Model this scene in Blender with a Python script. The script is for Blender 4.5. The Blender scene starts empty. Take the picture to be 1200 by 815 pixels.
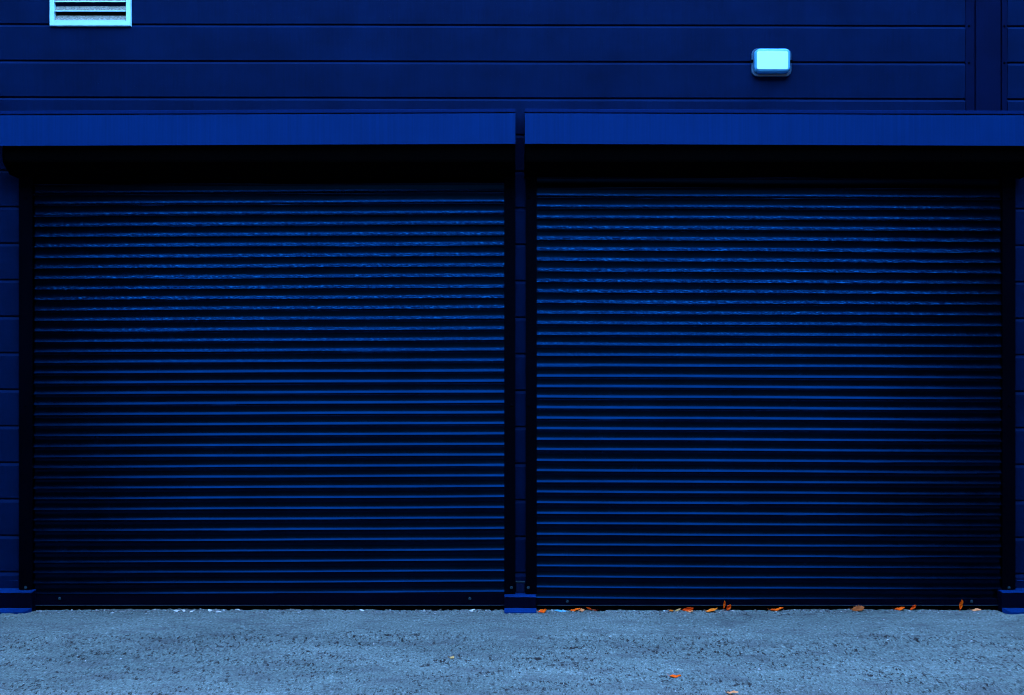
import bpy, bmesh, math, random
import numpy as np
from mathutils import Vector, Matrix

random.seed(7)
rng = np.random.default_rng(11)
scene = bpy.context.scene
COL = scene.collection
R = math.radians

# ------------------------------------------------------------------ measures
CAM_D, CAM_H, MPP = 8.0, 1.986, 0.0065      # camera distance, height, metres per photo pixel at the wall


def wx(px, y=0.0):
    return (px - 600.0) * MPP * (CAM_D + y) / CAM_D


def wz(py, y=0.0):
    return CAM_H + (407.5 - py) * MPP * (CAM_D + y) / CAM_D


# ------------------------------------------------------------------ materials
def nt(name):
    m = bpy.data.materials.new(name)
    m.use_nodes = True
    n = m.node_tree
    b = n.nodes['Principled BSDF']
    return m, n, b


def noise(n, scale, detail=4.0, rough=0.55, stretch=(1, 1, 1), offset=(0, 0, 0)):
    tc = n.nodes.new('ShaderNodeTexCoord')
    mp = n.nodes.new('ShaderNodeMapping')
    mp.inputs['Scale'].default_value = stretch
    mp.inputs['Location'].default_value = offset
    tx = n.nodes.new('ShaderNodeTexNoise')
    tx.inputs['Scale'].default_value = scale
    tx.inputs['Detail'].default_value = detail
    tx.inputs['Roughness'].default_value = rough
    n.links.new(tc.outputs['Object'], mp.inputs[0])
    n.links.new(mp.outputs[0], tx.inputs['Vector'])
    return tx.outputs['Fac']


def ramp(n, fac, stops):
    r = n.nodes.new('ShaderNodeValToRGB')
    e = r.color_ramp.elements
    while len(e) < len(stops):
        e.new(0.5)
    for i, (p, c) in enumerate(stops):
        e[i].position = p
        if not hasattr(c, '__len__'):
            c = (c, c, c)
        e[i].color = (c[0], c[1], c[2], 1)
    n.links.new(fac, r.inputs[0])
    return r.outputs['Color']


def mix(n, fac, a, b, mode='MIX'):
    x = n.nodes.new('ShaderNodeMix')
    x.data_type = 'RGBA'
    x.blend_type = mode
    for s, v in ((x.inputs[0], fac), (x.inputs[6], a), (x.inputs[7], b)):
        if hasattr(v, 'node'):
            n.links.new(v, s)
        elif hasattr(v, '__len__'):
            s.default_value = (*v[:3], 1)
        else:
            s.default_value = v
    return x.outputs[2]


def bump(n, b, h, strength, dist):
    u = n.nodes.new('ShaderNodeBump')
    u.inputs['Strength'].default_value = strength
    u.inputs['Distance'].default_value = dist
    n.links.new(h, u.inputs['Height'])
    n.links.new(u.outputs[0], b.inputs['Normal'])


def sc3(c, k):
    return tuple(v * k for v in c)


def paint(name, col, rough=0.5, spec=0.3, var=0.18, streak=0.0, speck=0.0, bmp=0.0):
    m, n, b = nt(name)
    f = noise(n, 2.3, 6, 0.6)
    c = ramp(n, f, [(0.3, sc3(col, 1 - var)), (0.7, sc3(col, 1 + var))])
    if streak:
        s = noise(n, 1.0, 5, 0.6, (70, 70, 1.2))
        sm = ramp(n, s, [(0.35, 1 - streak), (0.68, 1 + streak)])
        c = mix(n, 1.0, c, sm, 'MULTIPLY')
    if speck:
        k = noise(n, 190, 2, 0.5)
        k2 = noise(n, 9, 3, 0.5)
        kk = ramp(n, k, [(0.735, 0), (0.76, 1)])
        kk2 = ramp(n, k2, [(0.45, 0), (0.6, speck)])
        c = mix(n, mix(n, 1.0, kk, kk2, 'MULTIPLY'), c, (0.16, 0.19, 0.22))
    n.links.new(c, b.inputs['Base Color'])
    rf = noise(n, 6, 5, 0.6)
    rr = ramp(n, rf, [(0.3, rough - 0.07), (0.7, rough + 0.07)])
    n.links.new(rr, b.inputs['Roughness'])
    b.inputs['Specular IOR Level'].default_value = spec
    if bmp:
        bump(n, b, noise(n, 120, 3, 0.5), bmp, 0.002)
    return m


NAVY = (0.0001, 0.0068, 0.0365)
M_wall = paint('blue_wall_paint', NAVY, 0.6, 0.02, 0.22, 0.07, 0.35, 0.05)
M_trim = paint('trim_paint', (0.0002, 0.0036, 0.024), 0.6, 0.02, 0.22, 0.08, 0.4, 0.05)
M_fascia = paint('fascia_paint', (0.0001, 0.0180, 0.098), 0.55, 0.02, 0.08, 0.10, 0.15)
M_lip = paint('top_flashing_paint', (0.0001, 0.0095, 0.060), 0.55, 0.02, 0.1, 0.1, 0.2)
M_guide = paint('guide_black_paint', (0.0001, 0.0004, 0.0021), 0.6, 0.01, 0.25, 0.1, 0.5)
M_soffit = paint('hood_shade_black', (0.0001, 0.0002, 0.0004), 0.8, 0.01, 0.2)  # near-black colour stands in for the shade under the hood
M_face = paint('base_shaded_blue', (0.0001, 0.0010, 0.0075), 0.5, 0.03, 0.3, 0.25, 1.0, 0.1)  # darker copy of the base blue, shade on the upright face painted in
M_base = paint('base_lit_blue', (0.0002, 0.0200, 0.105), 0.55, 0.03, 0.3, 0.12, 0.8, 0.1)  # brighter copy for ledge, kick and bead, sky light painted in
M_bar = paint('bottom_bar_paint', (0.0001, 0.0008, 0.0055), 0.5, 0.02, 0.25, 0.1, 0.7)
M_rubber = paint('rubber', (0.0006, 0.0006, 0.0008), 0.9, 0.02, 0.2)
M_bolt = paint('bolt_steel', (0.012, 0.035, 0.05), 0.4, 0.2, 0.3)
M_clip = paint('clip_steel', (0.0006, 0.006, 0.030), 0.45, 0.08, 0.3, 0.1, 0.6)


def mat_slat():
    m, n, b = nt('shutter_slat_paint')
    col = (0.0002, 0.0068, 0.0245)
    c = ramp(n, noise(n, 1.7, 5, 0.6), [(0.3, sc3(col, 0.8)), (0.7, sc3(col, 1.2))])
    # dirt and dust on the upper slats' ledges, with glints painted into the dust
    geo = n.nodes.new('ShaderNodeTexCoord')
    sx = n.nodes.new('ShaderNodeSeparateXYZ')
    n.links.new(geo.outputs['Object'], sx.inputs[0])
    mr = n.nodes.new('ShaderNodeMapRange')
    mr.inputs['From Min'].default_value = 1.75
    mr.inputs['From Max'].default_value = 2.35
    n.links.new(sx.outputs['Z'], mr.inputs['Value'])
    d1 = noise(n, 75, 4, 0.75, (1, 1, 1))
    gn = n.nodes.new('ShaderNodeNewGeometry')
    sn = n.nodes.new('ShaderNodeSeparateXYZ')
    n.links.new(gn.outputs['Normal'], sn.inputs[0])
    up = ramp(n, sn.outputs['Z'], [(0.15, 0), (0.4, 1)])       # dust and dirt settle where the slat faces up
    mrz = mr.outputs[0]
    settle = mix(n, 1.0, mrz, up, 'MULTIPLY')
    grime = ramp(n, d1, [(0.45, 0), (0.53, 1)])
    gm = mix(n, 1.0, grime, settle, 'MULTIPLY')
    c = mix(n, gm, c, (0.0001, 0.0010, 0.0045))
    dust_glints = ramp(n, noise(n, 60, 4, 0.65, (0.7, 1, 2), (3, 1, 7)), [(0.54, 0), (0.64, 0.7)])
    dm = mix(n, 1.0, dust_glints, settle, 'MULTIPLY')
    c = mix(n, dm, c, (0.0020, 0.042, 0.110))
    k = ramp(n, noise(n, 170, 2, 0.5), [(0.755, 0), (0.78, 0.35)])
    c = mix(n, k, c, (0.02, 0.07, 0.12))
    n.links.new(c, b.inputs['Base Color'])
    rr = ramp(n, noise(n, 8, 5, 0.6), [(0.3, 0.20), (0.7, 0.28)])
    n.links.new(rr, b.inputs['Roughness'])
    b.inputs['Metallic'].default_value = 1.0
    b.inputs['Specular Tint'].default_value = (0.1, 0.4, 1.0, 1)
    return m


M_slat = mat_slat()


def mat_white(name, col, rough, dirt, dcol, scale=40, spec=0.4):
    m, n, b = nt(name)
    c = ramp(n, noise(n, 3, 4, 0.6), [(0.3, sc3(col, 0.94)), (0.7, col)])
    if dirt:
        d = ramp(n, noise(n, scale, 5, 0.7, (1, 1, 1.6)), [(0.42, dirt), (0.62, 0)])
        c = mix(n, d, c, dcol)
    n.links.new(c, b.inputs['Base Color'])
    b.inputs['Roughness'].default_value = rough
    b.inputs['Specular IOR Level'].default_value = spec
    return m


M_white = mat_white('white_powder_coat', (0.30, 0.70, 0.74), 0.45, 0.06, (0.2, 0.4, 0.5))
M_blade = mat_white('dirty_louvre_blade', (0.25, 0.30, 0.26), 0.55, 0.85, (0.06, 0.065, 0.05), 75)
M_diff = mat_white('opal_diffuser', (0.06, 0.36, 0.62), 0.25, 0, None)
M_panel = mat_white('opal_front_panel', (0.44, 0.88, 0.86), 0.3, 0, None)
M_dark = paint('duct_dark', (0.006, 0.006, 0.006), 0.9, 0.05, 0.1)
M_lampbase = mat_white('lamp_base_grey', (0.012, 0.05, 0.10), 0.35, 0.3, (0.05, 0.08, 0.1), 60)


def mat_cover():
    m, n, b = nt('clear_lamp_cover')
    b.inputs['Base Color'].default_value = (0.55, 0.80, 0.90, 1)
    b.inputs['Roughness'].default_value = 0.12
    b.inputs['Alpha'].default_value = 1
    return m


def mat_ground():
    m, n, b = nt('worn_tarmac')
    base = ramp(n, noise(n, 0.7, 7, 0.62, (0.8, 2.4, 1), (1.3, 0, 0)), [(0.3, (0.080, 0.109, 0.101)), (0.7, (0.160, 0.205, 0.186))])
    agg = ramp(n, noise(n, 70, 4, 0.75, (1, 0.55, 1)), [(0.36, 0.30), (0.47, 0.92), (0.56, 1.05), (0.66, 1.9)])
    c = mix(n, 1.0, base, agg, 'MULTIPLY')
    chips = ramp(n, noise(n, 75, 3, 0.6, (1, 0.6, 1), (5, 2, 0)), [(0.665, 0), (0.70, 0.8)])
    c = mix(n, chips, c, (0.42, 0.40, 0.38))
    stain = ramp(n, noise(n, 4.2, 6, 0.65, (0.6, 1.6, 1), (2, 9, 0)), [(0.48, 0), (0.68, 0.6)])
    c = mix(n, stain, c, (0.060, 0.062, 0.066))
    # dark grit and painted-in pit shade, thickest in one worn strip along the wall
    tc = n.nodes.new('ShaderNodeTexCoord')
    sx = n.nodes.new('ShaderNodeSeparateXYZ')
    n.links.new(tc.outputs['Object'], sx.inputs[0])
    wob = n.nodes.new('ShaderNodeMath'); wob.operation = 'MULTIPLY_ADD'
    n.links.new(noise(n, 0.8, 3, 0.5, (1, 0.3, 1)), wob.inputs[0])
    wob.inputs[1].default_value = 0.7
    n.links.new(sx.outputs['Y'], wob.inputs[2])
    w01 = n.nodes.new('ShaderNodeMapRange')
    w01.inputs['From Min'].default_value = -2.6
    w01.inputs['From Max'].default_value = 0.4
    n.links.new(wob.outputs[0], w01.inputs['Value'])
    band = ramp(n, w01.outputs[0], [(0.0, 0.75), (0.50, 0.8), (0.63, 1.0), (0.72, 1.0), (0.78, 0.2), (0.90, 0.15), (0.97, 0.9)])
    pits = ramp(n, noise(n, 44, 5, 0.72, (1.0, 0.45, 1), (1, 4, 2)), [(0.552, 0), (0.61, 1)])
    big = ramp(n, noise(n, 26, 4, 0.7, (1.0, 0.5, 1), (3, 8, 1)), [(0.575, 0), (0.635, 1)])
    pits = mix(n, 1.0, pits, big, 'LIGHTEN')
    clus = ramp(n, noise(n, 2.6, 5, 0.65, (0.6, 1.6, 1), (6, 2, 0)), [(0.38, 0.12), (0.56, 1)])
    pm = mix(n, 1.0, mix(n, 1.0, pits, band, 'MULTIPLY'), clus, 'MULTIPLY')
    pm = ramp(n, pm, [(0.10, 0), (0.65, 1)])
    c = mix(n, pm, c, (0.014, 0.0120, 0.0115))
    # scuffed streaks dragged along the front of the doors
    drag = ramp(n, noise(n, 2.2, 6, 0.7, (0.35, 7.0, 1), (4, 1, 0)), [(0.58, 0), (0.68, 0.4)])
    c = mix(n, drag, c, (0.050, 0.048, 0.046))
    n.links.new(c, b.inputs['Base Color'])
    b.inputs['Roughness'].default_value = 0.85
    b.inputs['Specular IOR Level'].default_value = 0.25
    bump(n, b, noise(n, 150, 4, 0.6), 0.9, 0.006)
    return m


def mat_stone():
    m, n, b = nt('grit_stone')
    oi = n.nodes.new('ShaderNodeNewGeometry')
    c = ramp(n, oi.outputs['Random Per Island'], [(0.0, (0.07, 0.065, 0.06)), (0.55, (0.17, 0.17, 0.17)), (0.85, (0.26, 0.26, 0.26)), (1.0, (0.5, 0.5, 0.48))])
    n.links.new(c, b.inputs['Base Color'])
    b.inputs['Roughness'].default_value = 0.8
    return m


def mat_leaf(name, c0, c1):
    m, n, b = nt(name)
    c = ramp(n, noise(n, 38, 4, 0.6), [(0.32, c0), (0.68, c1)])
    sp = ramp(n, noise(n, 120, 3, 0.6, (1, 1, 1), (4, 4, 1)), [(0.62, 0), (0.70, 0.6)])
    c = mix(n, sp, c, sc3(c0, 0.35))
    n.links.new(c, b.inputs['Base Color'])
    b.inputs['Roughness'].default_value = 0.55
    b.inputs['Specular IOR Level'].default_value = 0.08
    bump(n, b, noise(n, 90, 3, 0.5), 0.4, 0.002)
    return m


L_orange = mat_leaf('leaf_orange', (0.80, 0.060, 0.001), (0.92, 0.125, 0.002))
L_red = mat_leaf('leaf_red_orange', (0.62, 0.035, 0.001), (0.88, 0.085, 0.001))
L_amber = mat_leaf('leaf_amber', (0.85, 0.13, 0.003), (0.92, 0.22, 0.015))
L_brown = mat_leaf('leaf_brown', (0.20, 0.045, 0.008), (0.36, 0.085, 0.018))
L_pale = mat_leaf('leaf_pale', (0.62, 0.36, 0.12), (0.80, 0.48, 0.18))
L_pink = mat_leaf('leaf_pinkish', (0.70, 0.22, 0.07), (0.85, 0.32, 0.13))
M_paper = mat_white('white_scrap', (0.72, 0.72, 0.70), 0.6, 0.5, (0.3, 0.3, 0.3), 60)
M_bluescrap = mat_white('blue_scrap', (0.10, 0.42, 0.62), 0.4, 0.3, (0.05, 0.2, 0.3), 50)


# ------------------------------------------------------------------ mesh helpers
def link_mesh(name, me, mat, parent=None, smooth=False):
    o = bpy.data.objects.new(name, me)
    COL.objects.link(o)
    if mat:
        me.materials.append(mat)
    if parent is not None:
        o.parent = parent
    if smooth:
        for p in me.polygons:
            p.use_smooth = True
    return o


def from_bm(name, bm, mat, parent=None, smooth=False):
    bmesh.ops.recalc_face_normals(bm, faces=bm.faces)
    me = bpy.data.meshes.new(name)
    bm.to_mesh(me)
    bm.free()
    return link_mesh(name, me, mat, parent, smooth)


def box(bm, x0, x1, y0, y1, z0, z1, bev=0.0, seg=1):
    r = bmesh.ops.create_cube(bm, size=1.0)
    vs = r['verts']
    for v in vs:
        v.co = Vector((x0 + (v.co.x + .5) * (x1 - x0), y0 + (v.co.y + .5) * (y1 - y0), z0 + (v.co.z + .5) * (z1 - z0)))
    if bev:
        es = list({e for v in vs for e in v.link_edges})
        bmesh.ops.bevel(bm, geom=es, offset=bev, segments=seg, affect='EDGES', profile=0.5)


def prism(bm, prof, x0, x1, slope=0.0, cx=0.0, inset=None):
    """closed profile of (y, z) points drawn out along x; slope leans z along x"""
    inset = inset or [0.0] * len(prof)
    a = [bm.verts.new((x0 + i, y, z + slope * (x0 - cx))) for (y, z), i in zip(prof, inset)]
    b = [bm.verts.new((x1 - i, y, z + slope * (x1 - cx))) for (y, z), i in zip(prof, inset)]
    n = len(prof)
    for i in range(n):
        j = (i + 1) % n
        bm.faces.new((a[i], a[j], b[j], b[i]))
    bm.faces.new(a)
    bm.faces.new(list(reversed(b)))


def hexbolt(bm, x, y, z, r, h):
    """bolt head whose axis points out of the wall, with a washer behind"""
    for rr, hh, seg in ((r * 1.5, h * .3, 14), (r, h, 6)):
        q = bmesh.ops.create_cone(bm, cap_ends=True, segments=seg, radius1=rr, radius2=rr * .92, depth=hh)
        for v in q['verts']:
            c = v.co.copy()
            v.co = Vector((x + c.x, y - (c.z + hh / 2), z + c.y))


def empty(name, loc=(0, 0, 0)):
    o = bpy.data.objects.new(name, None)
    o.empty_display_size = 0.2
    COL.objects.link(o)
    o.location = loc
    return o


def tag(o, label=None, cat=None, group=None, kind=None):
    if label: o['label'] = label
    if cat: o['category'] = cat
    if group: o['group'] = group
    if kind: o['kind'] = kind
    return o


def vnoise(x, y, scale, seed):
    g = np.random.default_rng(seed).random((256, 256))
    u, v = x / scale, y / scale
    iu, iv = np.floor(u).astype(int), np.floor(v).astype(int)
    fu, fv = u - iu, v - iv
    fu, fv = fu * fu * (3 - 2 * fu), fv * fv * (3 - 2 * fv)
    a, b = g[iu % 256, iv % 256], g[(iu + 1) % 256, iv % 256]
    c, d = g[iu % 256, (iv + 1) % 256], g[(iu + 1) % 256, (iv + 1) % 256]
    return (a * (1 - fu) + b * fu) * (1 - fv) + (c * (1 - fu) + d * fu) * fv - 0.5


def ground_h(x, y):
    h = 0.012 * vnoise(x, y, 1.3, 1) + 0.006 * vnoise(x, y, 0.33, 2) + 0.004 * vnoise(x, y, 0.11, 3)
    rough = np.clip(0.45 + 1.0 * np.exp(-((y + 0.95 + 0.25 * vnoise(x, y, 0.9, 4)) / 0.22) ** 2)
                    + 0.8 * np.exp(-((y + 0.03) / 0.09) ** 2) + 0.35 * (y < -1.15), 0, 1.6)
    grit = 0.0070 * vnoise(x, y, 0.034, 5) + 0.0080 * vnoise(x, y, 0.017, 6)
    pit = -0.009 * np.clip(vnoise(x, y, 0.05, 7) + 0.6 * vnoise(x, y, 0.021, 8) - 0.20, 0, 1) * 5.0
    return h + rough * (grit + pit) + 0.0


# ------------------------------------------------------------------ ground
def build_ground():
    xs = np.concatenate([[-400, -150, -60, -30, -16, -10, -7, -5.5], np.arange(-4.6, 4.6, 0.010), [5.5, 7, 10, 16, 30, 60, 150, 400]])
    ys = np.concatenate([[-400, -150, -60, -30, -18, -12, -8, -6, -4.5, -3.5, -3.0], np.arange(-2.6, 0.10, 0.008), [0.2, 1, 5, 20, 100, 400]])
    X, Y = np.meshgrid(xs, ys, indexing='ij')
    Z = ground_h(X, Y)
    co = np.stack([X, Y, Z], -1).reshape(-1, 3)
    nx, ny = len(xs), len(ys)
    idx = np.arange(nx * ny).reshape(nx, ny)
    q = np.stack([idx[:-1, :-1], idx[1:, :-1], idx[1:, 1:], idx[:-1, 1:]], -1).reshape(-1, 4)
    me = bpy.data.meshes.new('ground')
    me.vertices.add(len(co)); me.vertices.foreach_set('co', co.ravel())
    me.loops.add(q.size); me.loops.foreach_set('vertex_index', q.ravel().astype(np.int32))
    me.polygons.add(len(q)); me.polygons.foreach_set('loop_start', np.arange(0, q.size, 4, dtype=np.int32))
    me.update(calc_edges=True)
    o = link_mesh('ground', me, mat_ground(), None, False)
    me.polygons.foreach_set('use_smooth', np.ones(len(q), dtype=bool))
    tag(o, 'worn blue-grey tarmac yard running up to the shutters', 'ground', kind='structure')


build_ground()


def build_grit():
    bm = bmesh.new()
    def stone(x, y, r):
        z = float(ground_h(np.array([x]), np.array([y]))[0])
        m = Matrix.Translation((x, y, z + r * .25)) @ Matrix.Rotation(random.uniform(0, 6.28), 4, 'Z') @ Matrix.Rotation(random.uniform(-.5, .5), 4, 'X') @ Matrix.Diagonal((r * random.uniform(.7, 1.5), r * random.uniform(.7, 1.2), r * random.uniform(.4, .8), 1))
        q = bmesh.ops.create_icosphere(bm, subdivisions=1, radius=1.0)
        for v in q['verts']:
            v.co = m @ (v.co * random.uniform(.75, 1.2))
    for _ in range(1500):
        x = random.uniform(-4.2, 4.2)
        stone(x, -0.055 - abs(random.gauss(0, 0.05)), random.choice((.003, .004, .004, .005, .006, .009)))
    for _ in range(420):
        stone(random.uniform(-4.3, 4.3), random.uniform(-2.3, -.2), random.choice((.003, .003, .004, .005, .007)))
    o = from_bm('grit', bm, mat_stone())
    tag(o, 'loose grit and small stones lying along the foot of the shutters', 'grit', kind='stuff')


build_grit()

# ------------------------------------------------------------------ building
SL = -0.0020                                 # the cladding joints run a touch downhill to the right
PITCH = 42.8 * MPP


def build_building():
    root = empty('industrial_building', (0, 0, 0))
    tag(root, 'dark blue metal-clad industrial building with horizontal panels above and beside two roller shutters', 'building')
    z_joint0 = wz(29.5)
    joints = []
    z = z_joint0
    while z > 0.16:
        joints.append(z); z -= PITCH
    z = z_joint0 + PITCH
    while z < 6.3:
        joints.append(z); z += PITCH
    joints = sorted(joints)

    def cladding(x0, x1):
        bm = bmesh.new()
        prof = [(0.0, 0.0)]
        for zj in joints:       # lower panel ends in a chamfer facing up, the panel above overhangs the gap
            prof += [(-0.0125, zj - 0.0270), (-0.0100, zj - 0.0245), (0.006, zj - 0.0065), (0.018, zj - 0.0055), (0.018, zj + 0.0035), (0.001, zj + 0.0055), (0.0, zj + 0.008)]
        prof += [(0.0, 6.4), (0.25, 6.4), (0.25, 0.0)]
        ts = np.linspace(x0, x1, max(2, int((x1 - x0) / 0.35)))
        rows = []
        for t in ts:
            wob = 0.0016 * math.sin(t * 2.1 + 1) + 0.0012 * math.sin(t * 5.3)
            rows.append([bm.verts.new((t, y + (wob if y < .02 else 0), zz + (SL * t if 0 < zz < 6.3 else 0))) for y, zz in prof])
        for a, b in zip(rows[:-1], rows[1:]):
            for i in range(len(prof)):
                j = (i + 1) % len(prof)
                bm.faces.new((a[i], a[j], b[j], b[i]))
        bm.faces.new(rows[0]); bm.faces.new(list(reversed(rows[-1])))
        return from_bm('wall', bm, M_wall, root)

    cladding(-9.0, wx(1130.5))
    cladding(wx(1180.5), 9.0)
    # vertical cover strip over the panel joint
    bm = bmesh.new()
    xa, xb, xc, xd = wx(1131.2), wx(1141), wx(1143.5), wx(1172)
    xe, xf = wx(1174), wx(1180)
    box(bm, xa, xb, -0.006, 0.2, 0.01, 6.39, .002)
    box(bm, xb + .0004, xc, 0.014, 0.2, 0.011, 6.385)
    box(bm, xc + .0004, xd, -0.010, 0.2, 0.01, 6.39, .003)
    box(bm, xd + .0004, xe, 0.014, 0.2, 0.011, 6.385)
    box(bm, xe + .0004, xf, -0.006, 0.2, 0.01, 6.39, .002)
    strip = from_bm('cover_strip', bm, M_trim, root)
    for zj in joints:
        if zj < 3.9:
            continue
        for xq in (wx(1135), wx(1176.5)):
            bm = bmesh.new()
            hexbolt(bm, xq, -0.0065, zj + SL * xq - 0.004, 0.006, 0.006)
            from_bm('screw', bm, M_guide, strip)
    # closed body and roof behind the front
    bm = bmesh.new()
    box(bm, -9.0, 9.0, 0.251, 12.0, 0.0, 6.30)
    from_bm('roof', bm, M_trim, root)
    # parapet capping
    bm = bmesh.new()
    prism(bm, [(-0.05, 6.33), (-0.05, 6.47), (0.32, 6.50), (0.32, 6.405), (-0.03, 6.405), (-0.03, 6.33)], -9.0, 9.0)
    from_bm('parapet_capping', bm, M_trim, root)
    # base flashings between and beside the doors
    def strip_piece(name, prof, x0, x1, mat, parent, cut=()):
        bm = bmesh.new()
        n = len(prof)
        sub = 1 + int((x1 - x0) / 0.05)
        rows = []
        for k in range(sub + 1):
            t = x0 + (x1 - x0) * k / sub
            row = []
            for i, (y, zz) in enumerate(prof):
                tt = t
                if cut and i in (1, 2):
                    if k == 0: tt += cut[0]
                    if k == sub: tt -= cut[1]
                row.append(bm.verts.new((tt, y + random.uniform(-.001, .001), zz + (random.uniform(-.0012, .0012) if zz > .001 else 0))))
            rows.append(row)
        for a, b in zip(rows[:-1], rows[1:]):
            for i in range(n):
                j = (i + 1) % n
                bm.faces.new((a[i], a[j], b[j], b[i]))
        bm.faces.new(rows[0]); bm.faces.new(list(reversed(rows[-1])))
        return from_bm(name, bm, mat, parent)

    def base(x0, x1, ztop, cut0, cut1):
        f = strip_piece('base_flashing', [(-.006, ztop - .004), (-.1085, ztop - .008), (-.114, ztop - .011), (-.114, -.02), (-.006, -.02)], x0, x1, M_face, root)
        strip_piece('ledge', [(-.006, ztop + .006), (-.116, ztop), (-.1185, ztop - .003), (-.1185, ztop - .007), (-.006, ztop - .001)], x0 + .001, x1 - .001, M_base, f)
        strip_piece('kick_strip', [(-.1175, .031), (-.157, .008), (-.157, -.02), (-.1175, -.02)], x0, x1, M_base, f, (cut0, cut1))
    base(-9.0, wx(37.5, -.115), 0.150, 0, 0.045)
    base(wx(591, -.115), wx(628.5, -.115), 0.118, 0, 0)
    base(wx(1174, -.115), 9.0, 0.150, 0.055, 0)
    # thin drip bead above the side flashings
    for x0, x1 in ((-9.0, wx(22)), (wx(1191), 9.0)):
        bm = bmesh.new()
        prism(bm, [(-.001, .222), (-.012, .216), (-.013, .212), (-.001, .214)], x0, x1)
        from_bm('drip_bead', bm, M_base, root)
    # small clip plate at the foot of the gap between the shutters
    bm = bmesh.new()
    x0, x1 = wx(604.8, -.05), wx(614.6, -.05)
    prism(bm, [(-.003, .126), (-.003, .205), (-.030, .200), (-.034, .196), (-.036, .150), (-.036, .126)], x0, x1)
    clip = from_bm('clip_plate', bm, M_clip, root)
    bm = bmesh.new()
    box(bm, x0 - .004, x1 + .004, -.040, -.005, .2055, .2105, .001)
    from_bm('clip_rim', bm, M_bolt, clip)


build_building()


# ------------------------------------------------------------------ shutters
HOOD_D = 0.31
GUIDE_Y = -0.066


def slat_profile():
    """one slat from its lip upwards: (height as a fraction of the pitch, outward distance in metres)"""
    return [(0.000, .0150), (0.020, .0147), (0.07, .0124), (0.12, .0101), (0.17, .0081), (0.22, .0063), (0.28, .0046), (0.35, .0030),
            (0.44, .0015), (0.54, .0005), (0.65, .0000), (0.76, .0002), (0.835, .0010), (0.850, .0044), (0.862, .0056), (0.874, .0052), (0.886, .0016), (0.935, .0020), (0.955, .0100), (0.980, .0145)]


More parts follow.
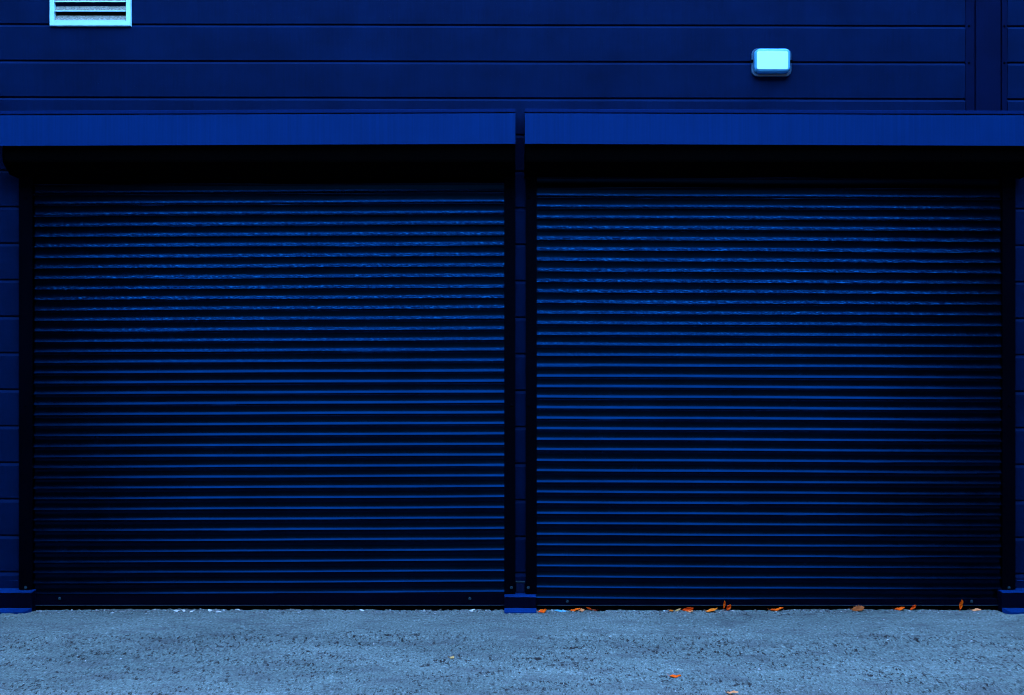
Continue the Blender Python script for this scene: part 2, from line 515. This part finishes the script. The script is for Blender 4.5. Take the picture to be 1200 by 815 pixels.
def build_shutter(px0, px1, gl, gr, hx0, hx1, fx0, fx1, py_first, pitch_px, label, slope):
    root = empty('roller_shutter', ((wx(px0) + wx(px1)) / 2, -0.05, 0))
    ox, oy = root.location.x, root.location.y
    tag(root, label, 'roller shutter', 'roller shutters side by side in the blue wall')

    def put(o):
        # built in world coordinates; shift to the root's frame
        o.data.transform(Matrix.Translation((-ox, -oy, 0)))
        return o

    # curtain
    yb = -0.040
    s = MPP * (CAM_D - .045) / CAM_D
    p = pitch_px * s
    zl = CAM_H + (407.5 - py_first) * s
    prof = slat_profile()
    x0, x1 = wx(gl[1], -.04) - .02, wx(gr[0], -.04) + .02
    cols = 90
    xs = np.linspace(x0, x1, cols)
    zs, outs, ids = [], [], []
    nsl = 0
    z = zl
    while z > 0.083:
        nsl += 1; z -= p
    zbot = z + p
    for k in range(nsl + 3):
        zz = zbot + k * p
        for f, o in prof:
            zs.append(zz + f * p); outs.append(o); ids.append(k)
    zs, outs, ids = np.array(zs), np.array(outs), np.array(ids)
    r2 = np.random.default_rng(int(px0) + 5)
    ktot = nsl + 3
    jit = r2.normal(0, 0.0009, ktot)
    tilt = r2.normal(0, 0.00035, ktot)
    ph = r2.uniform(0, 6.28, ktot)
    co = []
    for c, x in enumerate(xs):
        t = (x - x0) / (x1 - x0) - .5
        dz = jit[ids] + tilt[ids] * 2 * t * 2 + 0.0008 * np.sin(ph[ids] + t * 11) + r2.normal(0, .00009, ktot)[ids] - 0.004 * (1 - 4 * t * t) * (zs < 1.2) * (1.2 - zs) / 1.2
        do = 0.0012 * np.sin(ph[ids] * 2 + t * 7) + 0.003 * np.sin(t * 5 + zs * 1.3)
        co.append(np.stack([np.full_like(zs, x), yb - outs + do - 0.0, zs + dz + slope * x], -1))
    co = np.array(co)
    nc, nr = co.shape[0], co.shape[1]
    idx = np.arange(nc * nr).reshape(nc, nr)
    q = np.stack([idx[:-1, :-1], idx[1:, :-1], idx[1:, 1:], idx[:-1, 1:]], -1).reshape(-1, 4)
    me = bpy.data.meshes.new('curtain')
    me.from_pydata(co.reshape(-1, 3).tolist(), [], q.tolist())
    me.update()
    put(link_mesh('curtain', me, M_slat, root))
    # bottom bar, seal and its bolts
    bm = bmesh.new()
    zb = zbot - 0.006
    prism(bm, [(yb + .004, zb), (yb - .012, zb), (yb - .014, zb - .004), (yb - .013, .044), (yb - .020, .041), (yb - .0215, .038), (yb - .020, .035), (yb + .004, .035)], x0 + .0215, x1 - .0215)
    bar = put(from_bm('bottom_bar', bm, M_bar, root))
    for bx in (wx(gr[0]) - .26, wx(gl[1]) + .23, ):
        bm = bmesh.new()
        hexbolt(bm, bx, yb - .0135, (zb + .044) / 2, 0.008, 0.010)
        put(from_bm('bolt', bm, M_bolt, bar))
    bm = bmesh.new()
    prism(bm, [(yb - .0222, .0385), (yb - .0222, .0355), (yb - .0232, .0358), (yb - .0240, .0372)], x0 + .0215, x1 - .0215)
    put(from_bm('bar_edge_glint', bm, M_bolt, bar))  # pale strip painting in the highlight along the bar's lower edge
    bm = bmesh.new()
    prism(bm, [(yb + .010, .0345), (yb - .004, .0345), (yb - .007, .012), (yb - .002, -.012), (yb + .010, -.012)], x0, x1)
    put(from_bm('bottom_seal', bm, M_rubber, root))
    # guides: U channels with a mouth facing the curtain
    for (a, b), inner in ((gl, 1), (gr, -1)):
        xa, xb = wx(a, GUIDE_Y), wx(b, GUIDE_Y)
        if inner == 1:
            pts = [(xa, -.001), (xa, GUIDE_Y), (xb, GUIDE_Y), (xb, GUIDE_Y + .006), (xb - .05, GUIDE_Y + .006), (xb - .05, -.012), (xb, -.012), (xb, -.001)]
        else:
            pts = [(xb, -.001), (xb, GUIDE_Y), (xa, GUIDE_Y), (xa, GUIDE_Y + .006), (xa + .05, GUIDE_Y + .006), (xa + .05, -.012), (xa, -.012), (xa, -.001)]
        bm = bmesh.new()
        z0, z1 = 0.158 if (a < 100 or a > 1000) else 0.126, 3.30
        v0 = [bm.verts.new((x, y, z0)) for x, y in pts]
        v1 = [bm.verts.new((x, y, z1)) for x, y in pts]
        for i in range(len(pts)):
            j = (i + 1) % len(pts)
            bm.faces.new((v0[i], v0[j], v1[j], v1[i]))
        bm.faces.new(v0); bm.faces.new(list(reversed(v1)))
        g = put(from_bm('guide_rail', bm, M_guide, root))
        xm = (xa + xb) / 2
        for zz in (0.172, 1.55, 3.12):
            bm = bmesh.new()
            hexbolt(bm, xm + (0.012 if 500 < a < 610 else -0.022 if a < 700 and a > 610 else 0), GUIDE_Y - .0004, zz, 0.008, 0.008)
            put(from_bm('bolt', bm, M_bolt if zz < .3 else M_guide, g))
    # hood: body and end plates with shade painted in black, painted fascia with a folded top strip
    yf = -HOOD_D
    z_ft, z_fb = wz(133.2, yf), wz(168.6, yf)
    z_b0 = wz(191, yf + .05)
    z_b1 = z_b0 - 0.075
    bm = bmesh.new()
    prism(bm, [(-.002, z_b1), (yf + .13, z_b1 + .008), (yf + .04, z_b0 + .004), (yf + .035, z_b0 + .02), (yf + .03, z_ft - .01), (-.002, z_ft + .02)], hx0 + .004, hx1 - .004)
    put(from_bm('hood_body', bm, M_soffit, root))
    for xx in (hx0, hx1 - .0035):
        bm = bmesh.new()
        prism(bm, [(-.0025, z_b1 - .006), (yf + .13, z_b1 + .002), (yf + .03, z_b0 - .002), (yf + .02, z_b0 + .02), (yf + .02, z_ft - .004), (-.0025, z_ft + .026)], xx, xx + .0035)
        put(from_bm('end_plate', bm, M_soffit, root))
    cx = (fx0 + fx1) / 2
    bm = bmesh.new()
    # fascia sheet with a return at its foot and drip groove under the top strip
    prism(bm, [(yf, z_fb), (yf, z_ft), (yf + .006, z_ft + .004), (yf + .012, z_ft + .004), (yf + .012, z_fb + .008), (yf + .016, z_fb)],
          fx0, fx1, slope, 0.06)
    fas = put(from_bm('fascia', bm, M_fascia, root))
    bm = bmesh.new()
    zt2 = wz(127.6, yf)
    prism(bm, [(yf - .002, z_ft + .009), (yf - .003, z_ft + .013), (yf - .002, zt2 - .003), (yf + .002, zt2), (-.003, zt2 + .05), (-.003, zt2 + .046), (yf + .006, z_ft + .009)],
          fx0, fx1, slope, 0.06)
    put(from_bm('top_flashing', bm, M_lip, root))
    return root


build_shutter(38, 591, (22, 38), (591, 604), wx(24.5), wx(604, -HOOD_D), wx(-30, -HOOD_D), wx(604, -HOOD_D), 226.6, 12.29,
              'left dark blue ribbed roller shutter, clear of leaves, on the vent side', -0.0042 * -1)
build_shutter(629, 1175, (616, 629), (1175, 1190), wx(615, -HOOD_D), wx(1194), wx(615, -HOOD_D), wx(1230, -HOOD_D), 232.0, 12.33,
              'right dark blue roller shutter with orange leaves along its foot, below the lamp', -0.0042)


# ------------------------------------------------------------------ vent louvre
def build_vent():
    x0, x1 = wx(58, -.03), wx(153, -.03)
    z0 = wz(30.5, -.03)
    z1 = z0 + (x1 - x0)
    root = empty('louvre_vent', ((x0 + x1) / 2, 0, z0))
    tag(root, 'square white louvred vent with dirty blades high on the left of the wall', 'vent')
    T = Matrix.Translation(-root.location)
    w = 5.4 * MPP
    bm = bmesh.new()
    yo, yi = -.032, .0
    def ring(k, y): return [bm.verts.new(c) for c in ((x0 + k, y, z0 + k), (x1 - k, y, z0 + k), (x1 - k, y, z1 - k), (x0 + k, y, z1 - k))]
    r = [ring(0, -.001), ring(0, yo + .003), ring(.003, yo), ring(w - .002, yo), ring(w, yo + .002), ring(w + .003, -.001)]
    for a, b in zip(r[:-1], r[1:]):
        for i in range(4):
            j = (i + 1) % 4
            bm.faces.new((a[i], a[j], b[j], b[i]))
    f = from_bm('frame', bm, M_white, root); f.data.transform(T)
    # dark duct behind
    bm = bmesh.new()
    box(bm, x0 + w, x1 - w, -.0035, -.0015, z0 + w, z1 - w)
    d = from_bm('backing', bm, M_dark, root); d.data.transform(T)
    p = 11.0 * MPP
    z = z0 + w + .002
    first = None
    while z < z1 - w - .02:
        bm = bmesh.new()
        # blade slopes down and out, with a turned-down nose
        prism(bm, [(-.026, z + .006), (-.0285, z + .004), (-.0285, z - .0015 + .002), (-.027, z + .0005), (-.0255, z + .0035), (-.005, z + .046), (-.005, z + .048)], x0 + w + .004, x1 - w - .004)
        b = from_bm('blade', bm, M_blade, root); b.data.transform(T)
        bm = bmesh.new()
        box(bm, x0 + w + .004, x1 - w - .004, -.0305, -.0290, z + .0005, z + .0075)
        e = from_bm('nose', bm, M_white, b); e.data.transform(T)
        z += p
    bm = bmesh.new()
    hexbolt(bm, (x0 + x1) / 2, yo, z0 + w * .45, .0035, .002)
    s = from_bm('screw', bm, M_white, root); s.data.transform(T)


build_vent()


# ------------------------------------------------------------------ bulkhead lamp
def rrect(cx, cz, w, h, r, n=7):
    pts = []
    for sx, sz, a0 in ((1, 1, 0), (-1, 1, 90), (-1, -1, 180), (1, -1, 270)):
        for k in range(n):
            a = R(a0 + 90 * k / (n - 1))
            pts.append((cx + sx * (w / 2 - r) + r * math.cos(a), cz + sz * (h / 2 - r) + r * math.sin(a)))
    return pts


def shell(bm, rings):
    """rings: list of (y, points); lofted, last one capped"""
    prev = None
    for y, pts in rings:
        vs = [bm.verts.new((x, y, z)) for x, z in pts]
        if prev:
            n = len(vs)
            for i in range(n):
                j = (i + 1) % n
                bm.faces.new((prev[i], prev[j], vs[j], vs[i]))
        else:
            bm.faces.new(list(reversed(vs)))
        prev = vs
    bm.faces.new(prev)


def build_lamp():
    yc = -.09
    cx, cz = wx(904.6, -.05), wz(73.0, -.05)
    root = empty('bulkhead_lamp', (cx, 0, cz))
    tag(root, 'white rounded rectangular bulkhead lamp mounted on the wall above the right shutter', 'lamp')
    T = Matrix.Translation(-root.location)
    W, H = 46.5 * MPP, 33.0 * MPP
    bm = bmesh.new()
    shell(bm, [(-.001, rrect(cx, cz, W * .96, H * .95, .045)), (-.016, rrect(cx, cz, W * .99, H * .99, .047)), (-.030, rrect(cx, cz, W * .99, H * .99, .047)), (-.034, rrect(cx, cz, W * .95, H * .95, .044))])
    o = from_bm('base', bm, M_lampbase, root, True); o.data.transform(T)
    bm = bmesh.new()
    shell(bm, [(-.0345, rrect(cx, cz, W * .995, H * .995, .048)), (-.0385, rrect(cx, cz, W * 1.0, H * 1.0, .048)), (-.0415, rrect(cx, cz, W * .985, H * .98, .047)), (-.042, rrect(cx, cz, W * .93, H * .92, .044))])
    o = from_bm('rim', bm, M_rimmat, root); o.data.transform(T)
    bm = bmesh.new()
    dw, dh = W * .90, H * .88
    dz = cz + .005
    shell(bm, [(-.0425, rrect(cx, dz, dw, dh, .042)), (-.066, rrect(cx, dz, dw * .985, dh * .975, .040)), (-.080, rrect(cx, dz, dw * .955, dh * .93, .036)), (-.089, rrect(cx, dz + .002, dw * .91, dh * .86, .026)), (-.0915, rrect(cx, dz + .003, dw * .87, dh * .80, .016))])
    o = from_bm('diffuser', bm, M_diff, root, True); o.data.transform(T)
    bm = bmesh.new()
    pw, ph = 36.0 * MPP, 20.5 * MPP
    shell(bm, [(-.0905, rrect(cx - .006, dz - .004, pw, ph, .010)), (-.0935, rrect(cx - .006, dz - .004, pw, ph, .010)), (-.0945, rrect(cx - .006, dz - .004, pw - .006, ph - .006, .008))])
    o = from_bm('front_panel', bm, M_panel, root); o.data.transform(T)
    for s in (-1, 1):
        bm = bmesh.new()
        xx = cx + s * W * .492
        box(bm, xx - .008, xx + .008, -.050, -.030, cz - .010 + .008, cz + .010 + .008, .003)
        o = from_bm('clip', bm, M_guide, root); o.data.transform(T)


M_rimmat = mat_white('lamp_rim', (0.012, 0.07, 0.14), 0.2, 0, None)
build_lamp()


# ------------------------------------------------------------------ leaves and scraps
def leaf_mesh(name, length, width, curl, fold, twist, lobes, mat, seed):
    """a fallen leaf: blade with midrib crease, curl along its length, ragged edge, plus stalk, 0.8 mm thick"""
    rr = random.Random(seed)
    bm = bmesh.new()
    nu, nv = 16, 7
    top, bot = [], []
    edge = [1 + lobes * math.sin(i * 1.9 + seed) * .5 + rr.uniform(-.22, .22) for i in range(nu + 1)]
    for i in range(nu + 1):
        u = i / nu
        w = width * .5 * (math.sin(math.pi * min(1, u * .96 + .02)) ** .75) * edge[i] + .0008
        a = curl * (u - .25)
        px_ = length * (math.sin(a) / curl if abs(curl) > 1e-3 else u - .25)
        pz_ = length * ((1 - math.cos(a)) / curl if abs(curl) > 1e-3 else 0)
        ra, rb = [], []
        for j in range(nv):
            v = j / (nv - 1) * 2 - 1
            zz = fold * abs(v) ** 1.3 * w + .0035 * math.sin(9 * u + 3 * v + seed) + rr.uniform(-.0006, .0006)
            tw = twist * (u - .3)
            yy = v * w
            y2, z2 = yy * math.cos(tw) - zz * math.sin(tw), yy * math.sin(tw) + zz * math.cos(tw)
            ra.append(bm.verts.new((px_ - z2 * math.sin(a), y2, pz_ + z2 * math.cos(a))))
            rb.append(bm.verts.new((px_ - (z2 - .0009) * math.sin(a), y2, pz_ + (z2 - .0009) * math.cos(a))))
        top.append(ra); bot.append(rb)
    for i in range(nu):
        for j in range(nv - 1):
            bm.faces.new((top[i][j], top[i + 1][j], top[i + 1][j + 1], top[i][j + 1]))
            bm.faces.new((bot[i][j], bot[i][j + 1], bot[i + 1][j + 1], bot[i + 1][j]))
        for j, s in ((0, 1), (nv - 1, -1)):
            bm.faces.new((top[i][j], bot[i][j], bot[i + 1][j], top[i + 1][j]))
    bm.faces.new(top[0] + bot[0][::-1]); bm.faces.new(top[nu] + bot[nu][::-1])
    # stalk
    a0 = curl * -.25
    bx, bz = top[0][nv // 2].co.x, top[0][nv // 2].co.z
    ring0 = None
    for k in range(5):
        c = Vector((bx + .003 - k * .005 * math.cos(a0), 0.0008 * k * k, bz - .0006 - k * .005 * math.sin(a0) * .4 + .0005 * k * k))
        ring = [bm.verts.new(c + Vector((0, .0008 * math.cos(q * 1.5708), .0008 * math.sin(q * 1.5708)))) for q in range(4)]
        if ring0:
            for q in range(4):
                bm.faces.new((ring0[q], ring0[(q + 1) % 4], ring[(q + 1) % 4], ring[q]))
        ring0 = ring
    return from_bm(name, bm, mat, None, True)


def ground_y(py):
    return CAM_D * (713 - 407.5) / (py - 407.5) - CAM_D


LG = 'fallen leaves on the tarmac'
# px centre, y depth, length, width, curl, fold, twist, lobes, rot(z, y(pitch up), x(roll)), material, label
LEAVES = [
    (634.5, -.125, .075, .050, .9, .35, .2, .3, (10, 0, 20), L_orange, 'bright orange curled leaf touching the base block between the two shutters'),
    (673, -.085, .085, .040, .7, .3, -.3, .2, (4, 0, 15), L_orange, 'flat orange leaf overlapped by a pinkish leaf, just right of the blue scrap'),
    (681, -.105, .060, .030, .6, .5, .5, .2, (-25, 0, 25), L_pink, 'pale pinkish leaf lying between two orange leaves near the shutter bolt'),
    (694, -.085, .085, .042, .8, .4, .3, .25, (170, 0, 20), L_red, 'red-orange leaf forming the right end of the cluster of three near the bolt'),
    (785.5, -.080, .035, .020, .5, .3, .2, .1, (0, 0, 10), L_amber, 'tiny amber leaf fragment left of the pale yellow leaf'),
    (793, -.085, .050, .016, .5, .3, .6, .1, (8, -20, 50), L_pale, 'slender pale yellow leaf tilted up beside a tall orange curl'),
    (805, -.080, .110, .032, 1.5, .6, .4, .15, (6, -6, 70), L_red, 'long red-orange leaf curling up at one end, beside the pale yellow leaf'),
    (808, -.115, .045, .028, .4, .3, .2, .2, (-8, 0, 10), L_pink, 'small pinkish leaf lying below the curled-up red-orange leaf'),
    (833, -.110, .105, .044, .9, .45, -.3, .35, (2, 0, 18), L_amber, 'broad amber leaf curved like a boat, left of two upright leaves'),
    (848, -.075, .066, .018, .3, .7, .3, .1, (0, -86, 80), L_orange, 'thin upright orange leaf, left one of a standing pair'),
    (852.5, -.085, .062, .034, .6, .5, .3, .2, (0, -58, 75), L_red, 'wider red-orange leaf leaning right, right one of a standing pair'),
    (909, -.075, .112, .030, .6, .5, .3, .4, (3, 0, 12), L_orange, 'narrow ragged orange leaf midway between the standing pair and the brown leaf'),
    (1004, -.095, .112, .065, .8, .5, .2, .55, (6, 0, 30), L_brown, 'large crumpled brown leaf against the foot of the right shutter'),
    (1053, -.070, .085, .036, .7, .4, .3, .3, (0, 0, 20), L_orange, 'flat orange leaf left of a slanting one, between brown leaf and upright leaf'),
    (1068, -.075, .066, .026, .9, .5, .3, .2, (0, -38, 60), L_red, 'dark orange leaf slanting up to the right, next to a flat orange one'),
    (1125.5, -.085, .085, .034, .4, .5, .2, .1, (0, -82, 85), L_orange, 'single tall orange leaf standing upright against the bottom bar'),
    (1143, -.085, .075, .034, .4, .3, .1, .1, (0, 0, 14), L_pink, 'smooth pinkish-orange leaf, last on the right along the shutter foot'),
    (790, ground_y(791.5), .078, .030, .4, .3, .2, .1, (-14, 0, 12), L_orange, 'lone orange leaf lying out on the open tarmac'),
    (857, ground_y(812.5), .070, .026, .3, .2, .2, .1, (-4, 0, 8), L_pink, 'faded orange leaf on the tarmac at the bottom edge of the picture'),
    (528.5, ground_y(773), .034, .024, .5, .4, .2, .2, (50, 0, 10), L_pale, 'tiny pale leaf fragment out on the tarmac left of the base block'),
]
for i, (px, y, ln, wd, cu, fo, tw, lo, (rz, ry, rx), mat, lab) in enumerate(LEAVES):
    o = leaf_mesh('fallen_leaf', ln * .92, wd * .8, cu * 1.25, fo, tw, lo, mat, i * 3 + 2)
    o.rotation_euler = (R(rx), R(ry), R(rz))
    M = o.rotation_euler.to_matrix()
    zmin = min((M @ v.co).z for v in o.data.vertices)
    ymax = max((M @ v.co).y for v in o.data.vertices)
    yy = min(y, -.058 - ymax) if y > -.2 else y
    x = wx(px, yy)
    xm = [(M @ v.co).x for v in o.data.vertices]
    x -= (min(xm) + max(xm)) / 2
    gx = np.array([x, x + .02, x - .02]); gy = np.array([yy] * 3)
    o.location = (x, yy, float(ground_h(gx, gy).max()) - zmin + .0005)
    tag(o, lab, 'leaf', LG)


def scrap(px, y, ln, wd, mat, label, rz, cat='litter', seed=1, up=0.0, name='litter_scrap'):
    rr = random.Random(seed)
    bm = bmesh.new()
    n = 9
    pts = []
    for k in range(n):
        a = 2 * math.pi * k / n
        q = rr.uniform(.75, 1.15)
        pts.append((ln / 2 * math.cos(a) * q, wd / 2 * math.sin(a) * q))
    t = [bm.verts.new((a, b, .004 * math.sin(5 * a / ln + seed) + rr.uniform(0, .004))) for a, b in pts]
    bo = [bm.verts.new((v.co.x, v.co.y, v.co.z - .0015)) for v in t]
    ct = bm.verts.new((0, 0, .005)); cb = bm.verts.new((0, 0, .0035))
    for i in range(n):
        j = (i + 1) % n
        bm.faces.new((t[i], t[j], ct)); bm.faces.new((bo[j], bo[i], cb)); bm.faces.new((t[i], bo[i], bo[j], t[j]))
    o = from_bm(name, bm, mat)
    o.rotation_euler = (R(12), R(up), R(rz))
    M = o.rotation_euler.to_matrix()
    zmin = min((M @ v.co).z for v in o.data.vertices)
    x = wx(px, y)
    o.location = (x, y, float(ground_h(np.array([x]), np.array([y]))[0]) - zmin)
    tag(o, label, cat, 'small scraps of litter along the shutter foot')


scrap(657, -.085, .100, .030, M_bluescrap, 'thin pale blue scrap of plastic between the first two orange leaves', 3, seed=3)
scrap(207, -.10, .052, .034, M_paper, 'crumpled white scrap, leftmost at the foot of the left shutter', 5, seed=4)
scrap(214.5, -.115, .026, .036, M_paper, 'small upright white scrap just right of the leftmost scrap', 40, seed=5, up=20)
scrap(224, -.135, .050, .016, M_paper, 'thin white sliver lying right of the two leftmost scraps', 12, seed=6)
scrap(246, -.11, .026, .040, M_paper, 'white crumb of paper midway along the left group of scraps', 60, seed=7)
scrap(256, -.135, .046, .016, M_paper, 'narrow white sliver at the right of the left group of scraps', 15, seed=8)
scrap(280, -.085, .040, .012, M_paper, 'slender pinkish white sliver beside a dark gap under the left shutter', -20, seed=9)
scrap(424, -.085, .040, .022, M_paper, 'single white scrap near the middle of the left shutter foot', 5, seed=10)
scrap(553, -.085, .055, .020, M_paper, 'grey-white scrap close to the bolt at the right end of the left shutter', 8, seed=12)

# ------------------------------------------------------------------ added light blockers out of view
M_blocker = paint('blocker_black', (0.006, 0.006, 0.006), 0.85, 0.1, 0.25)  # near-black so the added blockers bounce and reflect little light


def yard_blocker(x0, x1, y0, y1, h, label, face):
    """plain dark block added out of view to cut sky light: plinth, wall, parapet coping and blind window bays"""
    root = empty('light_blocker', ((x0 + x1) / 2, (y0 + y1) / 2, 0))
    tag(root, label, 'building')
    T = Matrix.Translation(-root.location)
    bm = bmesh.new(); box(bm, x0, x1, y0, y1, .45, h)
    o = from_bm('wall', bm, M_blocker, root); o.data.transform(T)
    bm = bmesh.new(); box(bm, x0 - .04, x1 + .04, y0 - .04, y1 + .04, -.1, .449, .01)
    o = from_bm('plinth', bm, M_blocker, root); o.data.transform(T)
    bm = bmesh.new(); box(bm, x0 - .08, x1 + .08, y0 - .08, y1 + .08, h + .001, h + .16, .015)
    o = from_bm('coping', bm, M_trim, root); o.data.transform(T)


yard_blocker(-16, 16, -24, -13.0, 12.2, 'tall dark block added out of view opposite the shutters to block low sky', 'N')
yard_blocker(-18, -7.2, -12.5, -.06, 10.0, 'dark block added out of view on the left to cut side light', 'E')
yard_blocker(7.2, 18, -12.5, -.06, 10.0, 'dark block added out of view on the right to cut side light', 'W')

# ------------------------------------------------------------------ light
SUN_EL, SUN_ROT = 20.0, 0.0                       # the sun stands behind the building: the front is lit by open sky
w = bpy.data.worlds.new('World')
scene.world = w
w.use_nodes = True
n = w.node_tree
sky = n.nodes.new('ShaderNodeTexSky')
sky.sky_type = 'NISHITA'
sky.sun_disc = False
sky.sun_elevation = R(SUN_EL)
sky.sun_rotation = R(SUN_ROT)
sky.ozone_density = 4.0
n.links.new(sky.outputs[0], n.nodes['Background'].inputs[0])
n.nodes['Background'].inputs[1].default_value = 0.12
sl = bpy.data.lights.new('sun', 'SUN')
sl.energy = 2.0
sl.angle = R(0.5)
sl.color = (1.0, 0.95, 0.88)
so = bpy.data.objects.new('sun', sl)
COL.objects.link(so)
so.rotation_euler = (R(-(90 - SUN_EL)), 0, 0)
so.location = (0, 20, 20)

# ------------------------------------------------------------------ camera
cd = bpy.data.cameras.new('camera')
co_ = bpy.data.objects.new('camera', cd)
COL.objects.link(co_)
co_.location = (0, -CAM_D, CAM_H)
co_.rotation_euler = (R(90), 0, 0)
cd.sensor_fit = 'HORIZONTAL'
cd.sensor_width = 36
cd.lens = 36 * CAM_D / (1200 * MPP)
cd.clip_end = 2000
scene.camera = co_
scene.cycles.filter_width = 1.0

vs = scene.view_settings
vs.view_transform = 'Standard'
vs.look = 'None'
vs.gamma = 1
vs.use_curve_mapping = False
vs.exposure = 5.75
